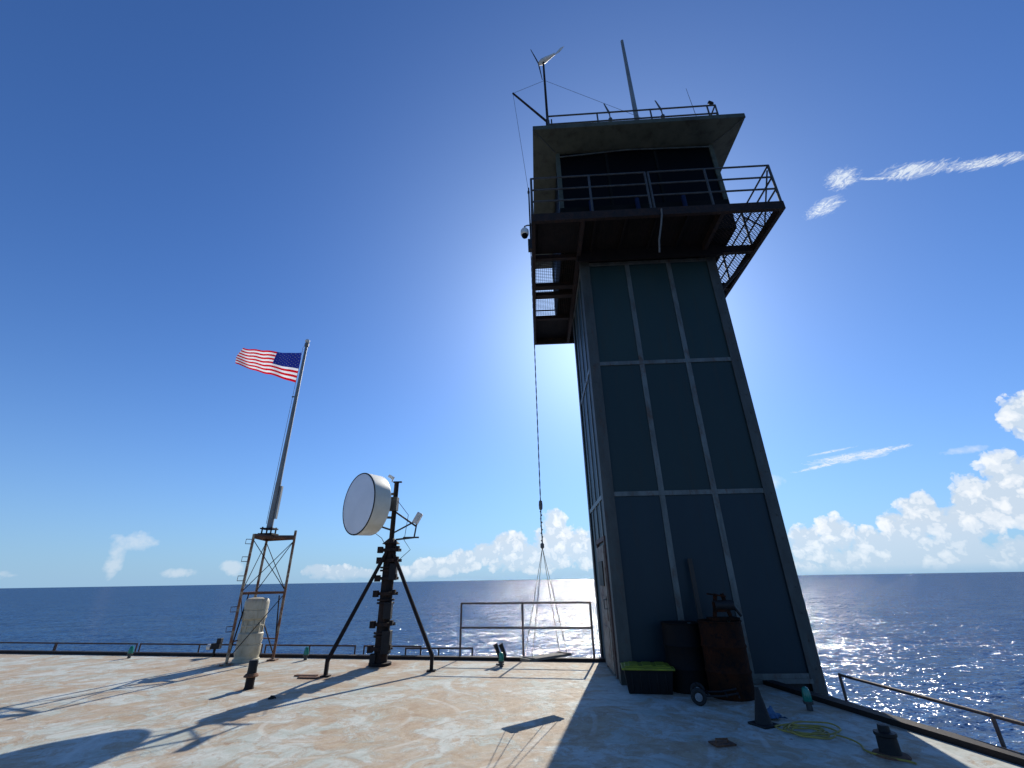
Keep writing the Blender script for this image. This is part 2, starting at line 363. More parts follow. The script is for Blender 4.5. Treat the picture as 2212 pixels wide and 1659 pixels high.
wis=union([(38.2,11.05,4.6,.55,.03),(35.6,10.6,3.2,.22,.12),(36.5,11.9,2.6,.15,.06),(41.2,11.3,2.2,.25,.03),(46.6,38.2,1.9,1.2,-.15),(52.5,35.6,3.4,.9,-.4),(57.0,33.3,3.8,.6,-.45),(43.9,36.4,2.3,.9,0),(49.5,36.6,2.0,.2,-.5)])
wn=noise(t,mapping(t,AE,(.5,1.5,1),(0,0,rad(24))),1.5,10,.76,1.8)
wf=math_(t,'ADD',wis,math_(t,'MULTIPLY',math_(t,'SUBTRACT',wn,.53),4.0))
wmask=math_(t,'MAXIMUM',math_(t,'MULTIPLY',ramp(t,wf,[(-.2,0.),(.5,.30),(1.5,.9)],'EASE'),.95),smask)
bgc=N(t,'ShaderNodeBackground',i_Strength=1.0);t.links.new(ccol,bgc.inputs[0])
bgw=N(t,'ShaderNodeBackground',i_Strength=.92,i_Color=(.85,.92,1,1))
m1=N(t,'ShaderNodeMixShader');t.links.new(cfac,m1.inputs[0]);t.links.new(bg.outputs[0],m1.inputs[1]);t.links.new(bgc.outputs[0],m1.inputs[2])
m2=N(t,'ShaderNodeMixShader');t.links.new(wmask,m2.inputs[0]);t.links.new(m1.outputs[0],m2.inputs[1]);t.links.new(bgw.outputs[0],m2.inputs[2])
dt=N(t,'ShaderNodeVectorMath',operation='DOT_PRODUCT');t.links.new(nrm.outputs[0],dt.inputs[0]);dt.inputs[1].default_value=sd
dd=math_(t,'MAXIMUM',dt.outputs['Value'],0.0)
glow=math_(t,'ADD',math_(t,'MULTIPLY',math_(t,'POWER',dd,45),.48),math_(t,'MULTIPLY',math_(t,'POWER',dd,10),.26))
bgg=N(t,'ShaderNodeBackground',i_Color=(.76,.90,1,1));t.links.new(glow,bgg.inputs[1])
ad=N(t,'ShaderNodeAddShader');t.links.new(m2.outputs[0],ad.inputs[0]);t.links.new(bgg.outputs[0],ad.inputs[1])
t.links.new(ad.outputs[0],out.inputs[0])

# ------------------------------------------------------------------ sea & deck
SZ=-27
b=B();rings=[0,60,200,600,2000,8000,30000,90000];n=48;vs=[(0,0,SZ)];fs=[]
for rr in rings[1:]:
    for i in range(n): a=2*math.pi*i/n; vs.append((rr*math.cos(a),rr*math.sin(a),SZ))
for i in range(n): fs.append((0,1+i,1+(i+1)%n))
for k in range(len(rings)-2):
    for i in range(n): fs.append((1+k*n+i,1+(k+1)*n+i,1+(k+1)*n+(i+1)%n,1+k*n+(i+1)%n))
b.add(vs,fs);o=b.obj('sea',M['sea']);o['kind']='structure'
def ey(x): return 10.40-.18*(x-1.55)       # far deck edge
def ex(y): return 3.85-.165*(y-8.28)       # side deck edge
corner=(3.53,ey(3.53))
P1=(-22,ey(-22));P2=(corner[0],corner[1]);P3=(ex(-6),-6);P4=(-24,-11)
b=B();b.prism([(q[0],q[1],-.35) for q in (P1,P4,P3,P2)],(0,0,.35));o=b.obj('deck',M['deck']);o['kind']='structure'
b=B()
def kerb(a,c,nrm_):
    a=V((*a,0));c=V((*c,0));nn=V((*nrm_,0)).normalized()
    b.prism([a+V((0,0,-.5)),c+V((0,0,-.5)),c+nn*.16+V((0,0,-.5)),a+nn*.16+V((0,0,-.5))],(0,0,.56))
d1=(V(P2)-V(P1)).normalized();d2=(V(P3)-V(P2)).normalized()
kerb(P1,P2,(-d1.y,d1.x));kerb((P2[0],P2[1]),P3,(-d2.y,d2.x))
o=b.obj('deck_kerb',M['deckside']);o['kind']='structure'

# ------------------------------------------------------------------ control tower
TA=V((1.68,8.28,0));E1=V((.99882,-.0485,0));E2=V((.0485,.99882,0));RT=Matrix((E1,E2,V((0,0,1)))).transposed()
def T(x,y,z): return TA+E1*x+E2*y+V((0,0,z))
def tbox(b,x0,x1,y0,y1,z0,z1,mi=0): return b.box(T((x0+x1)/2,(y0+y1)/2,(z0+z1)/2),(x1-x0,y1-y0,z1-z0),RT,mi)
SW,SD,SH=3.1,2.5,8.42
tw=thing('control_tower',T(SW/2,SD/2,0),'tall dark panel-clad steel control tower with a balcony cab','tower')
b=B();tbox(b,.05,SW-.05,.05,SD-.05,-3,SH);b.obj('shaft_core',M['black'],tw)
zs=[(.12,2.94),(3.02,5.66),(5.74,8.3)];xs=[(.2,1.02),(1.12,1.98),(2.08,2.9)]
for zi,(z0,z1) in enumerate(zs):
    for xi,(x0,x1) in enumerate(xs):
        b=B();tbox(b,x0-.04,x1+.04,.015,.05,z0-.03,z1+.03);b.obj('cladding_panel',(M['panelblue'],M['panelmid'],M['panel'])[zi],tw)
b=B();tbox(b,SW-.05,SW-.015,.1,SD-.1,-2.9,8.35);b.obj('side_cladding',M['panelmid'],tw)
b=B();tbox(b,.015,.05,.1,SD-.1,-2.9,8.35);b.obj('side_cladding',M['panelmid'],tw)
b=B();tbox(b,.1,SW-.1,SD-.05,SD-.015,-2.9,8.35);b.obj('side_cladding',M['panelmid'],tw)
def angle_post(x,y,sx,sy):
    b=B();w=.19;th=.02
    xa,xb=(x-th if sx>0 else x-w, x+w if sx>0 else x+th)
    ya,yb=(y-th,y) if sy>0 else (y,y+th)
    tbox(b,xa,xb,ya,yb,-3,8.4)
    ya,yb=(y,y+w) if sy>0 else (y-w,y)
    xa,xb=(x-th,x) if sx>0 else (x,x+th)
    tbox(b,xa,xb,ya,yb,-3,8.4)
    for i in range(22):
        z=.2+i*.39
        if sy>0: b.cyl(T(x+sx*.06,y-.02,z),T(x+sx*.06,y-.035,z),.012,n=6)
    return b.obj('corner_post',M['galvdark'],tw)
angle_post(0,0,1,1);angle_post(SW,0,-1,1);angle_post(0,SD,1,-1);angle_post(SW,SD,-1,-1)
for x in (1.07,2.03):
    b=B();tbox(b,x-.05,x+.05,-.004,.014,0,8.36)
    for i in range(21):
        z=.3+i*.4; b.cyl(T(x,-.004,z),T(x,-.014,z),.011,n=6)
    b.obj('cover_strip',M['galv'],tw)
for z in (.1,2.98,5.70,8.33):
    b=B();tbox(b,.18,SW-.18,-.010,.012,z-.042,z+.042);b.obj('cover_strip',M['galv'],tw)
    if z>2:
        b=B();tbox(b,-.010,.012,.18,SD-.18,z-.042,z+.042);b.obj('cover_strip',M['galv'],tw)
for y in (.62,1.25,1.88):
    b=B();tbox(b,-.006,.014,y-.04,y+.04,2.2,8.36);b.obj('cover_strip',M['galv'],tw)
b=B();tbox(b,.16,SW-.16,-.03,-.012,.01,.07);b.obj('sill_strip',M['galv'],tw)
b=B();tbox(b,-.05,.01,.42,1.42,.08,2.12)
for z0,z1 in ((.25,.75),(.85,1.25)):
    tbox(b,-.062,-.05,.55,1.28,z0,z1)
dr=b.obj('door',M['door'],tw,label='flaking cream steel door')
b=B();tbox(b,-.07,-.051,.62,1.2,1.42,1.85);o=b.obj('window',M['glassdark'],dr,base=tw['_b'])
b=B();b.tube([T(-.05,.5,1.05),T(-.11,.5,1.05),T(-.11,.5,1.2),T(-.05,.5,1.2)],.012);b.obj('handle',M['galv'],dr,base=tw['_b'])
b=B();tbox(b,-.03,.01,.34,.418,.02,2.2);tbox(b,-.03,.01,1.422,1.5,.02,2.2);tbox(b,-.031,.01,.34,1.5,2.199,2.28);b.obj('door_frame',M['rail'],tw)
# platform
PX0,PX1,PY0,PY1=-1.15,4.05,-1.4,3.9;PZ=8.6
pl=B()
for (x0,x1,y0,y1) in ((PX0,PX1,PY0,PY0+.08),(PX0,PX1,PY1-.08,PY1)): tbox(pl,x0,x1,y0,y1,PZ-.2,PZ)
for (x0,x1) in ((PX0,PX0+.08),(PX1-.08,PX1),(2.78,2.86),(-.10,-.02)): tbox(pl,x0,x1,PY0+.08,PY1-.08,PZ-.2,PZ-.003)
for y in (-.12,.95,1.35,2.5): tbox(pl,PX0+.08,-.1,y,y+.1+(.06 if y in(.95,1.35) else 0),PZ-.12,PZ-.006)
for y in (-.12,1.3,2.5): tbox(pl,2.86,PX1-.08,y,y+.1,PZ-.19,PZ-.006)
tbox(pl,-.02,2.78,-.16,-.02,PZ-.19,PZ-.006)
pl.obj('platform_frame',M['rustdark'],tw)
for x in (.2,.85,1.5,2.15):
    b=B();tbox(b,x,x+.05,PY0+.08,-.165,PZ-.09,PZ-.028);b.obj('joist',M['floor'],tw)
for q in ((PX0+.08,2.78,PY0+.08,-.165),(PX0+.08,-.1,2.6,PY1-.08),(0,2.78,2.52,PY1-.08)):
    b=B();tbox(b,*q,PZ-.018,PZ-.004)
    x=q[0]+.06
    while x<q[1]-.02:
        tbox(b,x-.004,x+.004,q[2]+.02,q[3]-.02,PZ-.026,PZ-.019);x+=.09
    b.obj('floor_plate',M['floor'],tw)
def grating(x0,x1,y0,y1,st=.05):
    b=B();x=x0+st/2
    while x<x1: tbox(b,x-.0028,x+.0028,y0,y1,PZ-.028,PZ-.008);x+=st
    y=y0+st/2
    while y<y1: tbox(b,x0,x1,y-.0028,y+.0028,PZ-.024,PZ-.012);y+=st*1.2
    return b.obj('floor_grating',M['rustdark'],tw)
def mesh_floor(x0,x1,y0,y1,st=.085):
    # expanded-metal mesh: diagonal strands crossing into diamonds
    b=B();w=x1-x0;d=y1-y0
    for sg in (1,-1):
        k=-d
        while k<w:
            # line x = x0+k+t , y = y0+t (sg=1) or y1-t (sg=-1)
            t0=max(0,-k);t1=min(d,w-k)
            if t1-t0>.02:
                pa=(x0+k+t0,(y0+t0) if sg>0 else (y1-t0));pb=(x0+k+t1,(y0+t1) if sg>0 else (y1-t1))
                b.beam(T(pa[0],pa[1],PZ-.012-.004*(sg>0)),T(pb[0],pb[1],PZ-.012-.004*(sg>0)),.013,.004)
            k+=st
    return b.obj('floor_mesh',M['rustdark'],tw)
grating(PX0+.08,-.1,-.02,.95);grating(PX0+.08,-.1,1.11,1.35);grating(PX0+.08,-.1,1.51,2.5)
mesh_floor(2.86,PX1-.08,PY0+.08,-.12);mesh_floor(2.86,PX1-.08,-.02,1.3);mesh_floor(2.86,PX1-.08,1.4,2.5);mesh_floor(2.86,PX1-.08,2.6,PY1-.08)
for y in (.1,2.3):
    b=B();b.beam(T(SW+.03,y,7.5),T(PX1-.1,y,PZ-.2),.07,.07);b.obj('knee_brace',M['rustdark'],tw)
b=B();tbox(b,-.1,SW+.1,-.24,-.18,PZ-.34,PZ-.02);b.obj('apron',M['floor'],tw)
def tr(b,pts,rr=.022): 
    for a,c in zip(pts,pts[1:]): b.cyl(T(*a),T(*c),rr,n=8)
def railing(x0,x1,y0,y1,posts,name='railing',brace=False):
    b=B();h=1.07
    for z in (PZ+h,PZ+.72,PZ+.38): tr(b,[(x0,y0,z),(x1,y1,z)],.02)
    for q in posts:
        x=x0+(x1-x0)*q;y=y0+(y1-y0)*q;tr(b,[(x,y,PZ-.15),(x,y,PZ+h)],.026)
    return b.obj(name,M['railgrey'],tw)
f=.03
railing(PX0+f,1.37,PY0+f,PY0+f,(0,.51,1));railing(1.44,PX1-f,PY0+f,PY0+f,(0,.47,1))
railing(PX1-f,PX1-f,PY0+.06,PY1-f,(.25,.5,.75,1));railing(PX0+f,PX0+f,PY0+.06,PY1-f,(.25,.5,.75,1));railing(PX0+f,PX1-f,PY1-f,PY1-f,(.25,.5,.75))
b=B();tr(b,[(PX1-f,PY0+.1,PZ+1.0),(PX1-f,PY0+.75,PZ)],.018);tr(b,[(PX1-f,PY0+1.4,PZ+1.0),(PX1-f,PY0+.75,PZ)],.018);b.obj('railing_brace',M['railgrey'],tw)
# cab
CX0,CX1,CY0,CY1=-.46,3.4,-.70,3.2;CZ=11.28
b=B()
tbox(b,CX0,CX1,CY0,CY0+.08,PZ,9.45);tbox(b,CX0,CX1,CY1-.08,CY1,PZ,9.45);tbox(b,CX0,CX0+.08,CY0+.08,CY1-.08,PZ,9.45);tbox(b,CX1-.08,CX1,CY0+.08,CY1-.08,PZ,9.45)
tbox(b,CX0+.1,CX1-.1,CY0+.1,CY1-.1,PZ-.01,PZ+.04)
cab=b.obj('cab',M['darkin'],tw)
for x in (CX0,CX1-.1):
    for y in (CY0,CY1-.1):
        b=B();tbox(b,x,x+.1,y,y+.1,9.45,CZ);b.obj('corner_mullion',M['cream'],cab,base=tw['_b'])
for x in (.75,1.95):
    b=B();tbox(b,x,x+.06,CY0+.01,CY0+.08,9.45,CZ);b.obj('mullion',M['darkin'],cab,base=tw['_b'])
xs2=[(CX0+.1,.75),(.81,1.95),(2.01,CX1-.1)]
for x0,x1 in xs2:
    b=B();tbox(b,x0,x1,CY0+.035,CY0+.05,9.45,CZ);b.obj('window',M['glassdark'],cab,base=tw['_b'])
for (x,) in ((CX0+.035,),(CX1-.05,)):
    b=B();tbox(b,x,x+.015,CY0+.1,CY1-.1,9.45,CZ);b.obj('window',M['glassdark'],cab,base=tw['_b'])
b=B();tbox(b,CX0+.1,CX1-.1,CY1-.05,CY1-.035,9.45,CZ);b.obj('window',M['glassdark'],cab,base=tw['_b'])
b=B();b.beam(T(CX0+.1,CY0-.02,CZ-.16),T(1.3,CY0-.02,CZ-.04),.02,.025);b.beam(T(1.3,CY0-.02,CZ-.04),T(CX1-.1,CY0-.02,CZ-.10),.02,.025)
b.obj('window_trim',M['galv'],cab,base=tw['_b'])
for x in (.25,1.30,2.35):
    b=B();b.cyl(T(x,CY0-.1,PZ),T(x,CY0-.1,9.5),.05,n=14);b.obj('pipe',M['bluepost'],cab,base=tw['_b'])
RX0,RX1,RY0,RY1=-1.02,3.97,-1.30,3.85;RZ=11.38
b=B()
o_=[(RX0,RY0),(RX1,RY0),(RX1,RY1),(RX0,RY1)];i_=[(CX0-.02,CY0-.04),(CX1+.02,CY0-.04),(CX1+.02,CY1+.04),(CX0-.02,CY1+.04)]
vs=[T(x,y,RZ) for x,y in o_]+[T(x,y,CZ) for x,y in i_]+[T(x,y,RZ+.13) for x,y in o_]+[T(1.5,1.25,RZ+.18)]
fs=[(i,(i+1)%4,(i+1)%4+4,i+4) for i in range(4)]+[(4,5,6,7)]+[(i,i+8,(i+1)%4+8,(i+1)%4) for i in range(4)]+[(8+i,8+(i+1)%4,12) for i in range(4)]
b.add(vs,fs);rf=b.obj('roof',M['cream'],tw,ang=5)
for i in range(4):
    b=B();b.cyl(V(vs[i])-V((0,0,.004)),V(vs[i+4])-V((0,0,.004)),.012,n=6);b.obj('soffit_joint',M['galvdark'],rf,base=tw['_b'])
b=B();z0=RZ+.12;RR=3.48
for z in (z0+.62,z0+.32): tr(b,[(-.62,-1.1,z),(RR,-1.12,z)],.02)
for x,y in [(-.62,-1.1),(.6,-1.1),(1.9,-1.12),(3.28,-1.12),(RR,-1.12)]: tr(b,[(x,y,z0),(x,y,z0+.62)],.02)
tr(b,[(RR,-1.12,z0+.62),(RR,3.5,z0+.62)],.02);tr(b,[(RR,-1.12,z0+.32),(RR,3.5,z0+.32)],.02)
for y in (0,1.2,2.4,3.5): tr(b,[(RR,y,z0),(RR,y,z0+.62)],.02)
b.obj('roof_railing',M['railgrey'],rf,base=tw['_b'])
b=B();b.tube([T(1.55,-1.43,8.52),T(1.53,-1.44,8.35),T(1.48,-1.43,8.1),T(1.40,-1.38,7.75),T(1.39,-1.3,7.5)],.018);b.obj('hanging_hose',M['rope'],tw)
b=B();b.cyl(T(PX0-.03,-1.32,7.75),T(PX0-.03,-1.32,9.45),.016);tbox(b,PX0-.09,PX0-.01,-1.38,-1.26,7.7,7.95);b.obj('conduit',M['black'],tw)

# roof equipment
Z0=RZ+.13
base=T(-.62,-.92,Z0)
tb=thing('wind_turbine',base,'small white wind turbine with dark blades above the tower roof','wind turbine')
top=base+V((0,0,3.15))
b=B();b.cyl(base,top,.035,.028);b.cyl(base,base+V((0,0,.7)),.05);b.beam(base+V((.1,0,0)),base+V((.1,0,.75)),.03,.03);b.obj('pole',M['rustdark'],tb)
hd=V((-.78,.5,.06)).normalized();c0=top+V((0,0,.06))
b=B();b.lathe(c0+hd*.16,[(.005,0),(.05,-.04),(.08,-.12),(.07,-.24),(.04,-.42),(.03,-.52)],12,axis=hd)
b.prism([c0-hd*.32+V((0,0,-.03)),c0-hd*.54+V((0,0,.11)),c0-hd*.64+V((0,0,.08)),c0-hd*.50+V((0,0,-.03))],(0.008,.012,0));b.obj('nacelle',M['white'],tb)
s1=hd.cross(V((0,0,1))).normalized();s2=hd.cross(s1)
for k in range(3):
    a=rad(180+120*k);dv=s1*math.cos(a)+s2*math.sin(a);q=hd.cross(dv)
    b=B();o0=c0+hd*.14
    b.prism([o0+q*.03,o0+dv*.10+q*.045,o0+dv*.44+q*.010,o0+dv*.44-q*.008,o0+dv*.1-q*.03,o0-q*.03],hd*.012);b.obj('blade',M['black'],tb)
bm0=base+V((0,0,.65));bme=V((.15,7.4,13.35))
b=B();b.cyl(bm0,bme,.03,.025);b.obj('boom',M['rustdark'],tb)
RTOP=V((.445,7.21,9.55))
for a_,c_ in ((bme,top-V((0,0,.8))),(top-V((0,0,.8)),T(1.75,-.9,Z0+.62)),(bme,RTOP)):
    b=B();b.cyl(a_,c_,.0045,n=5);b.obj('guy_wire',M['cable'],tb)
ab=T(1.60,-.95,Z0)
an=thing('whip_antenna',ab,'thick pale fibreglass mast antenna standing on the tower roof','antenna')
b=B();b.cyl(ab+V((0,0,.35)),ab+V((0.02,0,3.82)),.06,.04,n=14);b.sphere(ab+V((.02,0,3.82)),.041,8);b.obj('mast',M['pole'],an)
b=B();b.cyl(ab,ab+V((0,0,.7)),.04);b.beam(ab+V((-.12,0,.4)),ab+V((.12,0,.4)),.06,.06);b.beam(ab+V((-.1,0,.05)),ab+V((.2,0,.05)),.12,.1);b.obj('mount',M['railgrey'],an)
rb=T(1.66,-.62,Z0)
ra=thing('radar',rb,'white bar radar scanner on a short pedestal on the roof','radar')
b=B();b.cyl(rb,rb+V((0,0,.42)),.09,.07);b.lathe(rb+V((0,0,.42)),[(.1,0),(.13,.05),(.13,.14),(.07,.2)],14);b.obj('pedestal',M['white'],ra)
b=B();b.beam(rb+V((-.6,.02,.68)),rb+V((.6,-.06,.68)),.09,.08);b.obj('scanner_bar',M['white'],ra,bevel=.02)
for i,(x,y,hh) in enumerate(((.95,-.95,1.05),(2.25,-.95,1.05))):
    q=T(x,y,Z0);a_=thing('anemometer',q,'slim dark wind instrument on a stalk on the roof','instrument','wind instruments on the roof')
    b=B();b.tube([q,q+V((0,0,.5)),q+V((0,0,.82))],.016);b.lathe(q+V((0,0,.5)),[(.02,0),(.05,.02),(.05,.08),(.02,.1)],10);b.obj('stalk',M['bird'],a_)
    b=B();e=q+V((0,0,.84));b.prism([e+V((-.02,0,-.05)),e+V((.03,0,-.02)),e+V((-.08,0,.33)),e+V((-.11,0,.35))],(0,.015,0));b.obj('vane',M['bird'],a_)
q=T(3.05,-1.0,Z0);a_=thing('aerial',q,'thin wire aerial on the tower roof','antenna')
b=B();b.cyl(q,q+V((-.08,0,1.5)),.008,.004,n=6);b.cyl(q,q+V((0,0,.15)),.02);b.obj('rod',M['cable'],a_)
q=T(3.36,-1.12,Z0+.62);a_=thing('searchlight',q,'small dark lamp clamped on the roof railing corner','lamp')
b=B();b.cyl(q,q+V((0,0,.06)),.015);b.lathe(q+V((.03,0,.09)),[(.02,-.08),(.035,-.04),(.04,.05),(.038,.055)],14,axis=(-1,-.2,.1));b.obj('housing',M['black'],a_)
q=V((.32,7.08,8.36));a_=thing('dome_camera',q,'white dome security camera on a bracket under the balcony corner','camera')
b=B();b.lathe(q+V((0,0,-.2)),[(.06,.0),(.085,.02),(.085,.12),(.06,.16),(.02,.18)],16);b.obj('housing',M['white'],a_)
b=B();b.sphere(q+V((0,0,-.21)),.068,10);b.obj('dome',M['glassdark'],a_)
b=B();b.tube([q+V((0,0,-.03)),q+V((0,0,.04)),q+V((.06,0,.07)),q+V((.18,0,.07))],.014);b.obj('bracket',M['railgrey'],a_)
# ------------------------------------------------------------------ hoist rope + hanging plank
rx,ry=.43,7.21
hr=thing('hoist_rope',RTOP,'long twisted hoist rope hanging beside the balcony with sling lines','rope')
b=B();pts=[V((rx+.015*(z-2.7)/6.85,ry,z)) for z in [2.7+i*(6.85/110) for i in range(111)]]
for ph in (0,math.pi):
    b.tube([q+V((.005*math.cos(i*1.3+ph),.005*math.sin(i*1.3+ph),0)) for i,q in enumerate(pts)],.0065,n=6)
b.lathe(RTOP+V((0,0,-.06)),[(.01,0),(.028,.02),(.028,.07),(.01,.09)],10)
b.obj('line',M['rope'],hr)
b=B();b.lathe((rx,ry,2.56),[(.01,0),(.028,.02),(.032,.08),(.028,.14),(.01,.16)],10);b.tube([(rx,ry,2.58),(rx-.006,ry,2.4),(rx+.006,ry,2.03)],.009)
for i in range(9): b.sphere((rx+(.006 if i%2 else -.006),ry,2.54-i*.055),.014,6)
b.lathe((rx,ry,1.98),[(.01,0),(.03,.02),(.03,.07),(.01,.09)],10);b.obj('tackle',M['rope'],hr)
RP=Matrix.Rotation(rad(38),3,'Z');pc=V((.425,7.21,.55))
for (x,y) in ((-.33,-.08),(-.33,.08),(.33,-.08),(.33,.08)):
    b=B();b.cyl((rx,ry,2.0),pc+RP@V((x,y,.02)),.0042,n=6);b.obj('sling',M['cable'],hr)
pk=B();pk.box(pc,(.80,.20,.03),RP);pk.box(pc+RP@V((-.33,0,.021)),(.04,.22,.012),RP);pk.box(pc+RP@V((.33,0,.021)),(.04,.22,.012),RP);pk.box(pc+RP@V((0,0,-.022)),(.6,.05,.014),RP)
tag(pk.obj('plank',M['wood'],base=pc),'grey wooden bosun plank hanging level in rope slings above deck','plank')
# ------------------------------------------------------------------ guard railing by the tower
a0=V((-1.22,ey(-1.22)+.1,0));a1=V((1.60,ey(1.60)+.1,0))
g=thing('guard_railing',a0,'thin rusty pipe guard railing at the deck edge','railing')
for q in (0,.485,1):
    b=B();x=a0.lerp(a1,q);b.cyl(x+V((0,0,-.1)),x+V((0,0,1.09)),.021);b.obj('post',M['rail'],g)
for z,nm in ((1.08,'top_rail'),(.60,'middle_rail')):
    b=B();b.cyl(a0+V((0,0,z)),a1+V((0,0,z)),.019);b.obj(nm,M['rail'],g)
def hoop(p0,p1,z,nposts,nm=0):
    p0=V(p0);p1=V(p1)
    e=thing('low_railing',p0,'low rusty pipe rail along the deck edge','railing','low rails along the deck edge')
    b=B();b.cyl(p0+V((0,0,z)),p1+V((0,0,z)),.018);b.obj('rail',M['rail'],e)
    for i in range(nposts):
        x=p0.lerp(p1,i/(nposts-1));bb=B();bb.cyl(x+V((0,0,-.35)),x+V((0,0,z+.018)),.018);bb.obj('post',M['rail'],e)
def bk(x,off=.3): return (x,ey(x)+off,0)
for x0,x1,n_ in ((-21,-16.6,2),(-16.5,-12.1,2),(-12.05,-9.6,2),(-9.5,-6.1,3),(-6.0,-3.72,3),(-3.5,-2.15,2),(-2.5,-.98,3)):
    hoop(bk(x0),bk(x1,.3 if x0!=-2.5 else .42),.21 if x0<-3 else .17,n_)
hoop((4.48,7.2,0),(4.72,3.2,0),.28,3)
hoop((4.70,3.0,0),(5.4,-1,0),.28,3)
hoop((4.25,7.15,0),(4.31,6.65,0),.03,2);hoop((4.33,6.55,0),(4.40,5.95,0),.03,2)

# ------------------------------------------------------------------ flag tower
A=V((-6.10,10.72,0));Cc=V((-5.40,11.27,0));Bb=V((-6.24,11.58,0));cen=(A+Bb+Cc)/3
ft=thing('flagpole_tower',cen,'triangular rusty cream lattice tower carrying a tall metal flagpole','tower')
HT=2.62
for q in (A,Bb,Cc):
    b=B();b.cyl(q,q+V((0,0,HT+(.12 if q is Cc else 0))),.030,n=10);b.box(q+V((0,0,.015)),(.18,.18,.03));b.obj('leg',M['legpaint'],ft)
for z in (.42,1.36,2.55):
    b=B()
    for q,s in ((A,Bb),(Bb,Cc),(Cc,A))[0:3 if z>1 else 2]: b.beam(q+V((0,0,z)),s+V((0,0,z)),.03 if z>1 else .022,.05 if z>1 else .022)
    b.obj('cross_beam',M['rust'],ft)
b=B()
for s in (A,Bb,Cc): b.beam(s+V((0,0,2.6)),(cen+V((0,0,2.6))),.1,.05)
b.obj('top_plate',M['rail'],ft)
for q,s,z0_,z1_ in ((A,Cc,1.4,2.5),(Cc,A,1.4,2.5),(Bb,Cc,1.4,2.5),(Cc,Bb,1.4,2.5),(A,Bb,1.4,2.5),(A,Cc,.1,1.33),(Bb,A,.1,1.33)):
    b=B();b.cyl(q+V((0,0,z0_)),s+V((0,0,z1_)),.009,n=6);b.obj('diagonal_brace',M['rustdark'],ft)
for p0_,p1_ in ((A+V((0,0,.05)),A.lerp(Bb,.5)+V((0,0,1.34))),(Cc+V((0,0,.25)),Cc.lerp(A,.12)+V((0,0,1.3))),(Cc+V((0,0,.1)),Bb+V((0,0,1.3)))):
    b=B();b.cyl(p0_,p1_,.014,n=6);b.obj('diagonal_brace',M['rustdark'],ft)
ou=(A-Cc).normalized()
for z in (.62,1.0,1.62,2.02,2.4):
    b=B();q=A+V((0,0,z));w=ou*.14;b.tube([q,q+w,q+w+V((0,0,.10)),q+V((0,0,.10))],.009,n=6);b.obj('step_rung',M['rail'],ft)
PB=V((-6.03,11.2,2.62))
b=B();b.box(PB+V((0,0,.03)),(.34,.34,.04));b.box(PB+V((0,0,.16)),(.30,.30,.03))
for sx in(-1,1):
    for sy in(-1,1): b.cyl(PB+V((sx*.11,sy*.11,.03)),PB+V((sx*.11,sy*.11,.2)),.018,n=6)
b.obj('pole_base',M['rustdark'],ft)
b=B();b.cyl(PB+V((0,0,.17)),PB+V((0,0,1.3)),.072,.066,n=20);b.cyl(PB+V((0,0,1.3)),V((PB.x,PB.y,7.98)),.062,.036,n=20);b.cyl(V((PB.x,PB.y,7.9)),V((PB.x,PB.y,8.0)),.06,n=16)
fp=b.obj('flagpole',M['pole'],ft)
b=B();b.sphere(V((PB.x,PB.y,8.08)),.065,10);b.obj('finial',M['white'],fp,base=ft['_b'])
b=B();b.box(PB+V((.10,0,.80)),(.045,.08,.80));b.beam(PB+V((.0,0,.5)),PB+V((.10,0,.5)),.03,.03);b.beam(PB+V((.0,0,1.0)),PB+V((.10,0,1.0)),.03,.03);b.obj('flat_antenna',M['pole'],fp,base=ft['_b'])
b=B();b.tube([(PB.x-.09,PB.y,7.9),(PB.x-.10,PB.y-.01,5.0),(PB.x-.1,PB.y,2.9)],.006,n=5);b.box((PB.x-.06,PB.y,6.3),(.12,.02,.03));b.obj('halyard',M['cable'],fp,base=ft['_b'])
# flag
HTp,HBp,FTp,FBp=V((-6.14,11.2,7.70)),V((-6.14,11.2,6.74)),V((-7.99,11.25,7.95)),V((-7.95,11.2,7.33))
def fs_(s,t_):
    top=HTp.lerp(FTp,s);bot=HBp.lerp(FBp,s);q=top.lerp(bot,t_)
    am=.015+.07*s**.8
    q.y+=am*math.sin(s*9+t_*1.3)+.025*math.sin(s*21+t_*3)
    q.z+=.018*math.sin(s*9+.5)*s+.010*math.sin(s*19+t_*2)*(1-t_*.5)-.06*math.sin(math.pi*s)*(1-t_)
    q.x+=.03*math.sin(t_*5+2)*s
    return q
b=B();nx,ny=75,39
for j in range(ny+1):
    for i in range(nx+1): b.v.append(fs_(i/nx,j/ny))
for j in range(ny):
    for i in range(nx):
        k=j*(nx+1)+i;b.f.append([k,k+1,k+nx+2,k+nx+1]);row=j//3
        b.m.append(2 if (i<nx*.4 and row<7) else (0 if row%2==0 else 1))
def star(sc,tc_,rs=.024):
    e=.001
    for side in(1,-1):
        ps=[]
        for k in range(10):
            a=math.pi*k/5;rr=rs*(1 if k%2==0 else .42)
            s=sc+rr*math.sin(a)*.52;t2=tc_-rr*math.cos(a)
            du=fs_(s+e,t2)-fs_(s-e,t2);dv=fs_(s,t2+e)-fs_(s,t2-e);nn=du.cross(dv).normalized()
            ps.append(fs_(s,t2)+nn*.004*side)
        c=V((0,0,0))
        for q in ps:c+=q
        c/=10;o=len(b.v);b.v+=ps+[c]
        for k in range(10): b.f.append([o+k,o+(k+1)%10,o+10]);b.m.append(1)
for rI in range(9):
    cnt=6 if rI%2==0 else 5
    for c in range(cnt):
        star(.4*((c*2+1+(0 if cnt==6 else 1))/12),(7/13)*((rI+1)/10))
tag(b.obj('flag',[M['fred'],M['fwhite'],M['fblue']],base=HTp),'waving United States flag with red and white stripes on the pole','flag')
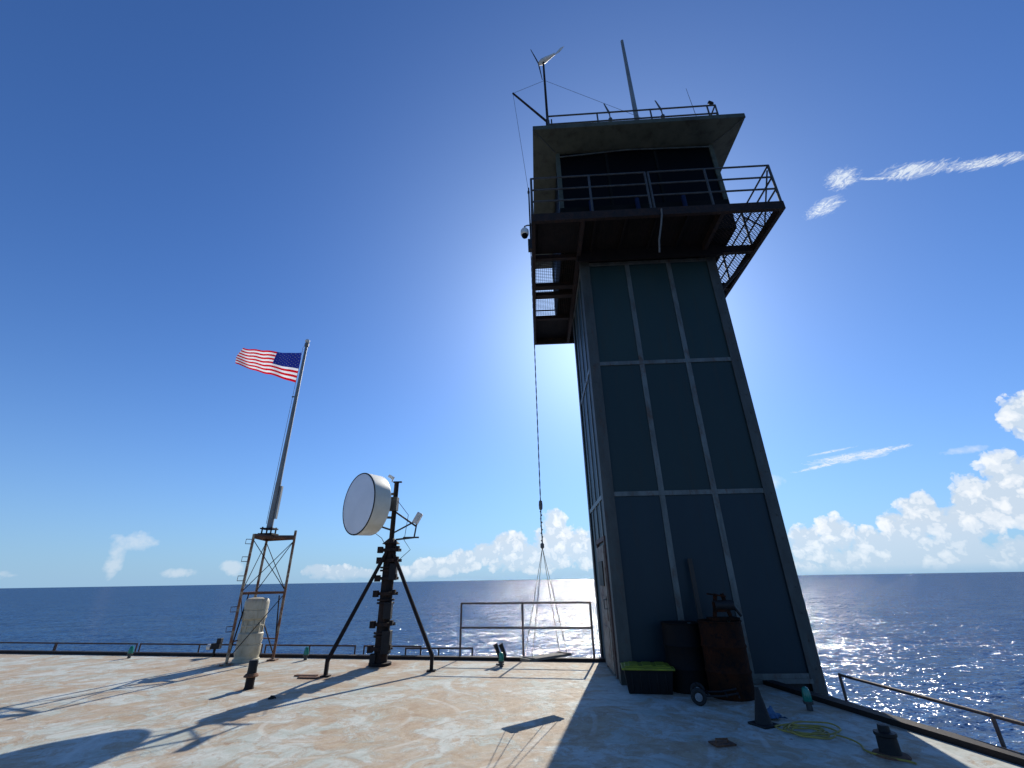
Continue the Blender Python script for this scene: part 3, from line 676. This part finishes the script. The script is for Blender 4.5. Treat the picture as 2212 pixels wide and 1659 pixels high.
# fog horn
hb=V((-5.97,11.22,.10))
fh=thing('fog_horn',hb-V((0,0,.10)),'cream ribbed fog horn stack standing inside the lattice tower','fog horn')
b=B();b.lathe(hb-V((0,0,.10)),[(.27,0.0),(.27,.05),(.245,.06),(.245,.12)],32)
b.lathe(hb+V((0,0,.02)),[(.245,0),(.255,.02),(.255,.20),(.24,.205),(.24,.225),(.255,.23),(.255,.42),(.24,.44)],32);b.obj('base',M['horn'],fh)
b=B();b.lathe(hb+V((0,0,.46)),[(.215,0),(.215,.11),(.235,.12),(.235,.15),(.215,.16),(.215,.24),(.235,.26)],32);
for k in range(10):
    a=k*math.pi/5+.2;b.box(hb+V((.222*math.cos(a),.222*math.sin(a),.59)),(.03,.03,.26))
b.obj('waist',M['horn'],fh)
b=B();b.lathe(hb+V((0,0,.72)),[(.235,0),(.252,.02),(.255,.06),(.255,.18),(.243,.185),(.243,.20),(.255,.205),(.255,.34),(.25,.38),(.22,.42),(.12,.445),(.03,.45)],32);b.obj('cap',M['horn'],fh)

# ------------------------------------------------------------------ dish mast
mb=V((-2.79,10.44,0))
dm=thing('dish_mast',mb,'black steel tripod mast with clamps holding a white drum dish','mast')
b=B();b.cyl(mb,mb+V((0,0,2.35)),.14,.125,n=18);b.cyl(mb,mb+V((0,0,.05)),.23,n=18);b.cyl(mb+V((0,0,2.33)),mb+V((0,0,2.45)),.2,.06,n=12)
for z in (.5,.56,1.12,1.18,1.76,1.82): b.cyl(mb+V((0,0,z)),mb+V((0,0,z+.035)),.185,n=18)
b.obj('lower_post',M['rustdark'],dm)
b=B();b.cyl(mb+V((0,0,2.4)),mb+V((0,0,3.72)),.055,n=14);b.box(mb+V((0.02,0,3.72)),(.2,.06,.03));b.obj('upper_post',M['rustdark'],dm)
for z in (.30,.74,1.32,1.62,1.98,2.2):
    b=B();w=.38+.08*((z*7)%1);b.box(mb+V((0,-.02,z)),(w,.30,.06),Matrix.Rotation(rad((z*77)%50-25),3,'Z'));b.box(mb+V((-.20,-.1,z)),(.10,.12,.13));b.box(mb+V((.19,-.12,z+.03)),(.07,.1,.09));b.cyl(mb+V((-.26,-.1,z)),mb+V((.26,-.1,z)),.016,n=6)
    b.obj('clamp',M['rustdark'],dm)
for c_,s_ in (((.12,-.1,.42),(.17,.2,.42)),((.1,-.13,1.0),(.16,.16,.32)),((.13,-.1,1.75),(.15,.16,.34)),((-.12,-.12,.12),(.12,.12,.2))):
    b=B();b.box(mb+V(c_),s_);b.obj('junction_box',M['black'],dm,bevel=.01)
ap=mb+V((0,-.05,2.3))
for q in (V((-3.46,9.33,0)),V((-1.61,9.70,0)),):
    b=B();b.cyl(q+V((0,0,.25)),ap,.04,n=10);b.beam(q,q+V((0,0,.28)),.06,.06);b.box(q+V((0,0,.012)),(.16,.12,.024));b.obj('brace_leg',M['rustdark'],dm)
nn=V((-.676,-.737,0)).normalized();fc=V((-3.50,10.02,3.17));rd=.68
di=thing('dish_antenna',fc,'large white drum microwave dish with pale grey radome face','dish antenna')
b=B();b.lathe(fc,[(.2,-.62),(.38,-.50),(.60,-.44),(.655,-.42),(.665,-.40),(.68,-.05),(.685,-.03),(.685,-.012)],64,axis=nn);b.obj('shell',M['drum'],di)
b=B();b.lathe(fc,[(.655,-.012),(.655,.004),(.5,.02),(.25,.032),(.02,.036)],64,axis=nn);b.obj('radome',M['face'],di)
b=B();
ax=nn;xx=V((0,0,1)).cross(ax).normalized()
b.tube([fc+(xx*math.cos(2*math.pi*i/64)+V((0,0,1))*math.sin(2*math.pi*i/64))*.672 for i in range(64)],.012,n=6,closed=True);b.obj('rim',M['black'],di)
b=B();hub=fc-nn*.6
b.cyl(hub,mb+V((0,0,3.2)),.06);b.beam(hub+V((0,0,-.25)),mb+V((0,0,2.9)),.04,.05);b.beam(hub+V((0,0,.25)),mb+V((0,0,3.45)),.04,.05);b.box(mb+V((-.02,-.05,3.2)),(.2,.2,.3));b.cyl(fc-nn*.44+V((.1,0,-.45)),mb+V((0,0,2.62)),.02);b.obj('bracket',M['railgrey'],di)
ar=mb+V((.56,0.0,2.88))
fl=thing('floodlight',ar,'small pale box lamp on angled arms beside the mast','lamp')
b=B();b.box(ar,(.12,.16,.26),Matrix.Rotation(rad(28),3,'Y'));b.obj('housing',M['white'],fl,bevel=.015)
b=B();b.cyl(mb+V((0,0,3.05)),ar+V((-.02,0,-.18)),.02);b.cyl(mb+V((.0,0,2.55)),ar+V((-.02,0,-.05)),.018);b.cyl(mb+V((.1,0,2.42)),ar+V((-.05,0,-.42)),.02);b.cyl(ar+V((-.3,0,-.42)),ar+V((.06,0,-.42)),.018);b.cyl(ar+V((-.05,0,-.42)),ar,.018);b.obj('arm',M['railgrey'],fl)
q=mb+V((-.1,-.05,3.78));sl=thing('small_camera',q,'little white camera on top of the mast','camera')
b=B();b.cyl(q+V((0,0,-.07)),q+V((0,0,.02)),.015);b.box(q+V((-.03,0,.05)),(.14,.07,.07),Matrix.Rotation(rad(30),3,'Y'));b.obj('housing',M['white'],sl)
b=B();b.tube([mb+V((.05,-.05,3.3)),mb+V((.35,-.05,2.95)),mb+V((.3,-.05,2.4)),mb+V((.45,-.02,2.2)),mb+V((.12,-.05,1.9))],.007,n=5);b.obj('cable',M['cable'],dm)
b=B();b.tube([mb+V((-.4,-.1,2.9)),mb+V((-.42,-.1,2.6)),mb+V((-.2,-.1,2.45)),mb+V((-.1,-.1,2.3))],.007,n=5);b.obj('cable',M['cable'],dm)

# ------------------------------------------------------------------ small deck items
def deck_light(x,y,first=[None]):
    if first[0] is None:
        e=thing('deck_light',(x,y,0),'small green lens marker lamp on a grey stem','lamp','green perimeter lamps')
        b=B();b.cyl((x,y,0),(x,y,.07),.035,n=12);b.cyl((x,y,.07),(x,y,.1),.055,.06,n=16);b.obj('stem',M['railgrey'],e)
        b=B();b.lathe((x,y,.1),[(.05,0),(.052,.03),(.046,.10),(.034,.14),(.01,.155)],16);b.obj('lens',M['green'],e)
        first[0]=e
    else: copy_thing(first[0],None,(x,y,0))
for x,y in ((-9.12,11.93),(-4.67,11.25),(-.30,10.02),(3.67,6.68)): deck_light(x,y)
def bollard(x,y,h,rr,lab):
    e=thing('pipe_bollard',(x,y,0),lab,'bollard')
    b=B();b.lathe((x,y,0),[(rr*1.1,0),(rr*.95,.03),(rr*.95,h*.42),(rr*.9,h*.42)],20);b.obj('base',M['rustdark'],e)
    b=B();b.lathe((x,y,h*.42),[(rr*1.5,0),(rr*1.55,.012),(rr*1.2,.04),(rr,.05)],20);b.obj('flange',M['rust'],e)
    b=B();b.lathe((x,y,h*.42+.04),[(rr,0),(rr*.95,h*.2),(rr,h*.44),(rr*.9,h*.48),(rr*.3,h*.485)],20);b.obj('cap',M['black'],e)
bollard(-4.35,8.44,.40,.072,'short black capped pipe with a rusty flange on the deck')
e=thing('mooring_bollard',(3.49,5.16,0),'squat black bollard with a wide rusty foot','bollard')
b=B();b.lathe((3.49,5.16,0),[(.15,0),(.14,.015),(.10,.02)],20);b.obj('foot',M['rust'],e)
b=B();b.lathe((3.49,5.16,.015),[(.09,0),(.085,.03),(.082,.13),(.092,.14),(.092,.165),(.05,.17),(.045,.22),(.01,.225)],20);b.obj('post',M['black'],e)
q=V((1.98,7.82,0));e=thing('storage_tote',q,'black plastic storage tote with a dull yellow lid','storage box')
R3=Matrix.Rotation(rad(-10),3,'Z')
def taper(c,w0,d0,w1,d1,h,R):
    c=V(c);vs=[c+R@V((sx*w/2,sy*d/2,z)) for (w,d,z) in((w0,d0,0),(w1,d1,h)) for sx,sy in((-1,-1),(1,-1),(1,1),(-1,1))]
    return vs,[(3,2,1,0),(4,5,6,7)]+[(i,(i+1)%4,(i+1)%4+4,i+4) for i in range(4)]
b=B();b.add(*taper(q,.62,.36,.70,.42,.30,R3))
for k in range(5): b.box(q+R3@V((-.24+.12*k,-.20,.15)),(.03,.02,.24),R3)
b.obj('bin',M['tote'],e,bevel=.01)
b=B();b.box(q+V((0,0,.315)),(.76,.47,.03),R3);b.box(q+V((0,0,.337)),(.66,.38,.02),R3)
for k in (-.2,0,.2): b.box(q+R3@V((k,0,.352)),(.14,.32,.014),R3)
b.obj('lid',M['yellow'],e,bevel=.008)
def barrel(x,y,rr,h,mat,lab):
    pr=[(rr*.98,0),(rr,.01),(rr,.02)]
    for zc in (.33,.66):
        pr+=[(rr,h*zc-.03),(rr+.014,h*zc),(rr,h*zc+.03)]
    pr+=[(rr,h-.02),(rr+.012,h-.01),(rr+.012,h),(rr-.015,h),(rr-.02,h-.03)]
    e=thing('oil_barrel',(x,y,0),lab,'barrel')
    b=B();b.lathe((x,y,0),pr,40);b.obj('body',mat,e)
    b=B();b.cyl((x+rr*.5,y,h-.03),(x+rr*.5,y,h-.005),.03,n=10);b.obj('bung',M['galvdark'],e)
barrel(2.60,7.86,.29,.90,M['barrelblack'],'blackened steel barrel beside the tower wall')
barrel(3.05,7.45,.30,.95,M['barrelrust'],'dark rusted steel barrel against the tower wall')
q=V((2.42,7.02,0));e=thing('hand_truck',q,'black hand truck with pale-hubbed wheels lying low beside barrels','hand truck')
RH=Matrix.Rotation(rad(-19),3,'Z')
def h_(x,y,z): return q+RH@V((x,y,z))
b=B()
for s in (0,.26): b.tube([h_(.03,s,.10),h_(.30,s+.02,.11),h_(.50,s+.03,.15)],.012)
for x in (.12,.35,.5): b.cyl(h_(x,.0,.11),h_(x,.29,.11),.011)
b.cyl(h_(0,-.06,.10),h_(0,.33,.10),.012)
b.box(h_(-.02,.13,.14),(.012,.26,.16),RH);b.obj('frame',M['black'],e)
for s in (-.05,.32):
    w=B();w.tube([h_(math.cos(k*math.pi/12)*.073,s,.10+math.sin(k*math.pi/12)*.073) for k in range(24)],.027,n=8,closed=True);w.obj('tyre',M['tyre'],e)
    w=B();w.cyl(h_(0,s-.03,.10),h_(0,s+.03,.10),.048,n=18);w.cyl(h_(0,s-.045,.10),h_(0,s+.045,.10),.018,n=10);w.obj('rim',M['hub'],e)
q=V((3.12,7.45,.95));e=thing('scrap_winch',q,'small rusty winch frame resting on top of the barrel','winch')
b=B();b.box(q+V((0,0,.02)),(.42,.2,.04));b.beam(q+V((-.12,0,.04)),q+V((-.05,0,.36)),.03,.05);b.beam(q+V((.12,0,.04)),q+V((.05,0,.36)),.03,.05);b.box(q+V((-.04,0,.34)),(.24,.12,.02),Matrix.Rotation(.15,3,'Y'));b.box(q+V((-.02,-.02,.18)),(.2,.04,.14));b.obj('frame',M['barrelrust'],e)
b=B();b.cyl(q+V((-.1,0,.2)),q+V((.18,0,.2)),.07,n=14);b.cyl(q+V((.18,0,.2)),q+V((.28,0,.05)),.02);b.obj('drum',M['black'],e)
q=V((3.02,8.08,0));e=B();e.box(q+V((0,0,.92)),(.07,.03,1.84),Matrix.Rotation(rad(-3),3,'X'));tag(e.obj('timber_board',M['wooddark'],base=q),'narrow grey timber board leaning against the tower wall','board')
q=V((2.80,6.12,0));e=thing('traffic_cone',q,'dark grimy cone with a square foot','cone')
b=B();b.box(q+V((0,0,.012)),(.24,.24,.024),Matrix.Rotation(.4,3,'Z'));b.obj('foot',M['black'],e,bevel=.008)
b=B();b.lathe(q+V((0,0,.02)),[(.095,0),(.085,.03),(.03,.30),(.022,.34),(.01,.34)],18);b.obj('body',M['black'],e)
b=B();nx=14;vs=[];q=V((3.02,6.38,0))
for j in range(nx+1):
    for i in range(nx+1):
        x=(i/nx-.5);y=(j/nx-.5);z=.01+.07*math.exp(-12*(x*x+y*y))*(1+.6*math.sin(11*x+4*y))+.03*abs(math.sin(14*x+3*y)*math.cos(12*y));vs.append(q+V((x*.22*(1+.35*math.sin(y*11)),y*.20*(1+.35*math.cos(x*10)),z)))
b.add(vs,[(j*(nx+1)+i,j*(nx+1)+i+1,(j+1)*(nx+1)+i+1,(j+1)*(nx+1)+i) for j in range(nx) for i in range(nx)]);tag(b.obj('rag',M['cloth'],base=q),'crumpled blue rag lying on the deck','cloth')
# hose tangle
q=V((3.12,5.78,.0));pts=[]
random.seed(11)
offs=[(random.uniform(-.14,.14),random.uniform(-.12,.12),random.uniform(.12,.34),random.uniform(.6,1.05)) for _ in range(8)]
NT=5*30
for i in range(NT):
    k=i/30;k0=int(k);fr=k-k0;fr=fr*fr*(3-2*fr)
    ox,oy,orr,sq=[offs[k0][j]*(1-fr)+offs[k0+1][j]*fr for j in range(4)]
    a=i*2*math.pi/30;rr=orr+.03*math.sin(i*.31)
    pts.append(q+V((ox+rr*math.cos(a),oy+rr*math.sin(a)*sq,.012+.004*k+.008*math.sin(i*.5)**2)))
l=pts[-1]
for i in range(1,17): pts.append(V((l.x+.012*i+.06*math.sin(i*.5),l.y-.045*i+.02*math.sin(i*.9),max(.01,l.z-.004*i))))
b=B();b.tube(pts,.0085,n=6);tag(b.obj('hose',M['hose'],base=q),'loosely coiled yellow hose on the shaded deck','hose')
q=V((2.07,5.53,0));b=B();b.box(q+V((0,0,.008)),(.22,.15,.012),Matrix.Rotation(.2,3,'Z'));b.tube([q+V((-.06,0,.014)),q+V((-.06,0,.045)),q+V((.06,0,.045)),q+V((.06,0,.014))],.008,n=6);tag(b.obj('tie_down_plate',M['rust'],base=q),'small rusty tie-down plate set in the deck','deck fitting')
for x,y,w in ((-3.85,9.42,.42),(-3.72,9.22,.38)):
    b=B();b.box((x,y,.012),(w,.09,.02),Matrix.Rotation(rad(-8),3,'Z'));tag(b.obj('steel_strip',M['rust'],base=(x,y,0)),'flat rusty steel strip lying by the mast leg','metal strip','rusty strips by the mast')
q=V((-.33,10.28,0));e=thing('spot_lamp',q,'pair of black tilted spot lamps on a low stand','lamp')
b=B();b.cyl(q,q+V((0,0,.16)),.02);b.box(q+V((0,0,.01)),(.16,.12,.02));b.obj('stand',M['black'],e)
for s in (-.05,.06):
    b=B();b.cyl(q+V((s+.05,0,.12)),q+V((s-.05,0,.36)),.035,.045,n=12);b.obj('lamp_head',M['black'],e)
q=V((-7.15,11.95,0));e=thing('winch_light',q,'small dark deck fixture with a pale round lamp','lamp')
b=B();b.cyl(q,q+V((0,0,.2)),.03);b.box(q+V((.02,0,.22)),(.2,.12,.12));b.box(q+V((.08,0,.33)),(.1,.1,.1));b.obj('housing',M['black'],e,bevel=.01)
b=B();b.lathe(q+V((-.14,0,.2)),[(.03,-.06),(.06,-.04),(.06,.04),(.02,.06)],14,axis=(1,0,0));b.obj('lamp',M['white'],e)
q=V((-3.62,7.75,0));e=B();e.tube([q+V((.05*math.cos(k),.05*math.sin(k),.012)) for k in range(6)],.01,n=6);e.box(q+V((0,0,.02)),(.05,.03,.04));tag(e.obj('shackle',M['black'],base=q),'small black metal shackle lying on the deck','shackle')

for o in bpy.data.objects:
    if '_b' in o: del o['_b']
scene.view_settings.view_transform='Standard';scene.view_settings.look='None';scene.view_settings.exposure=0
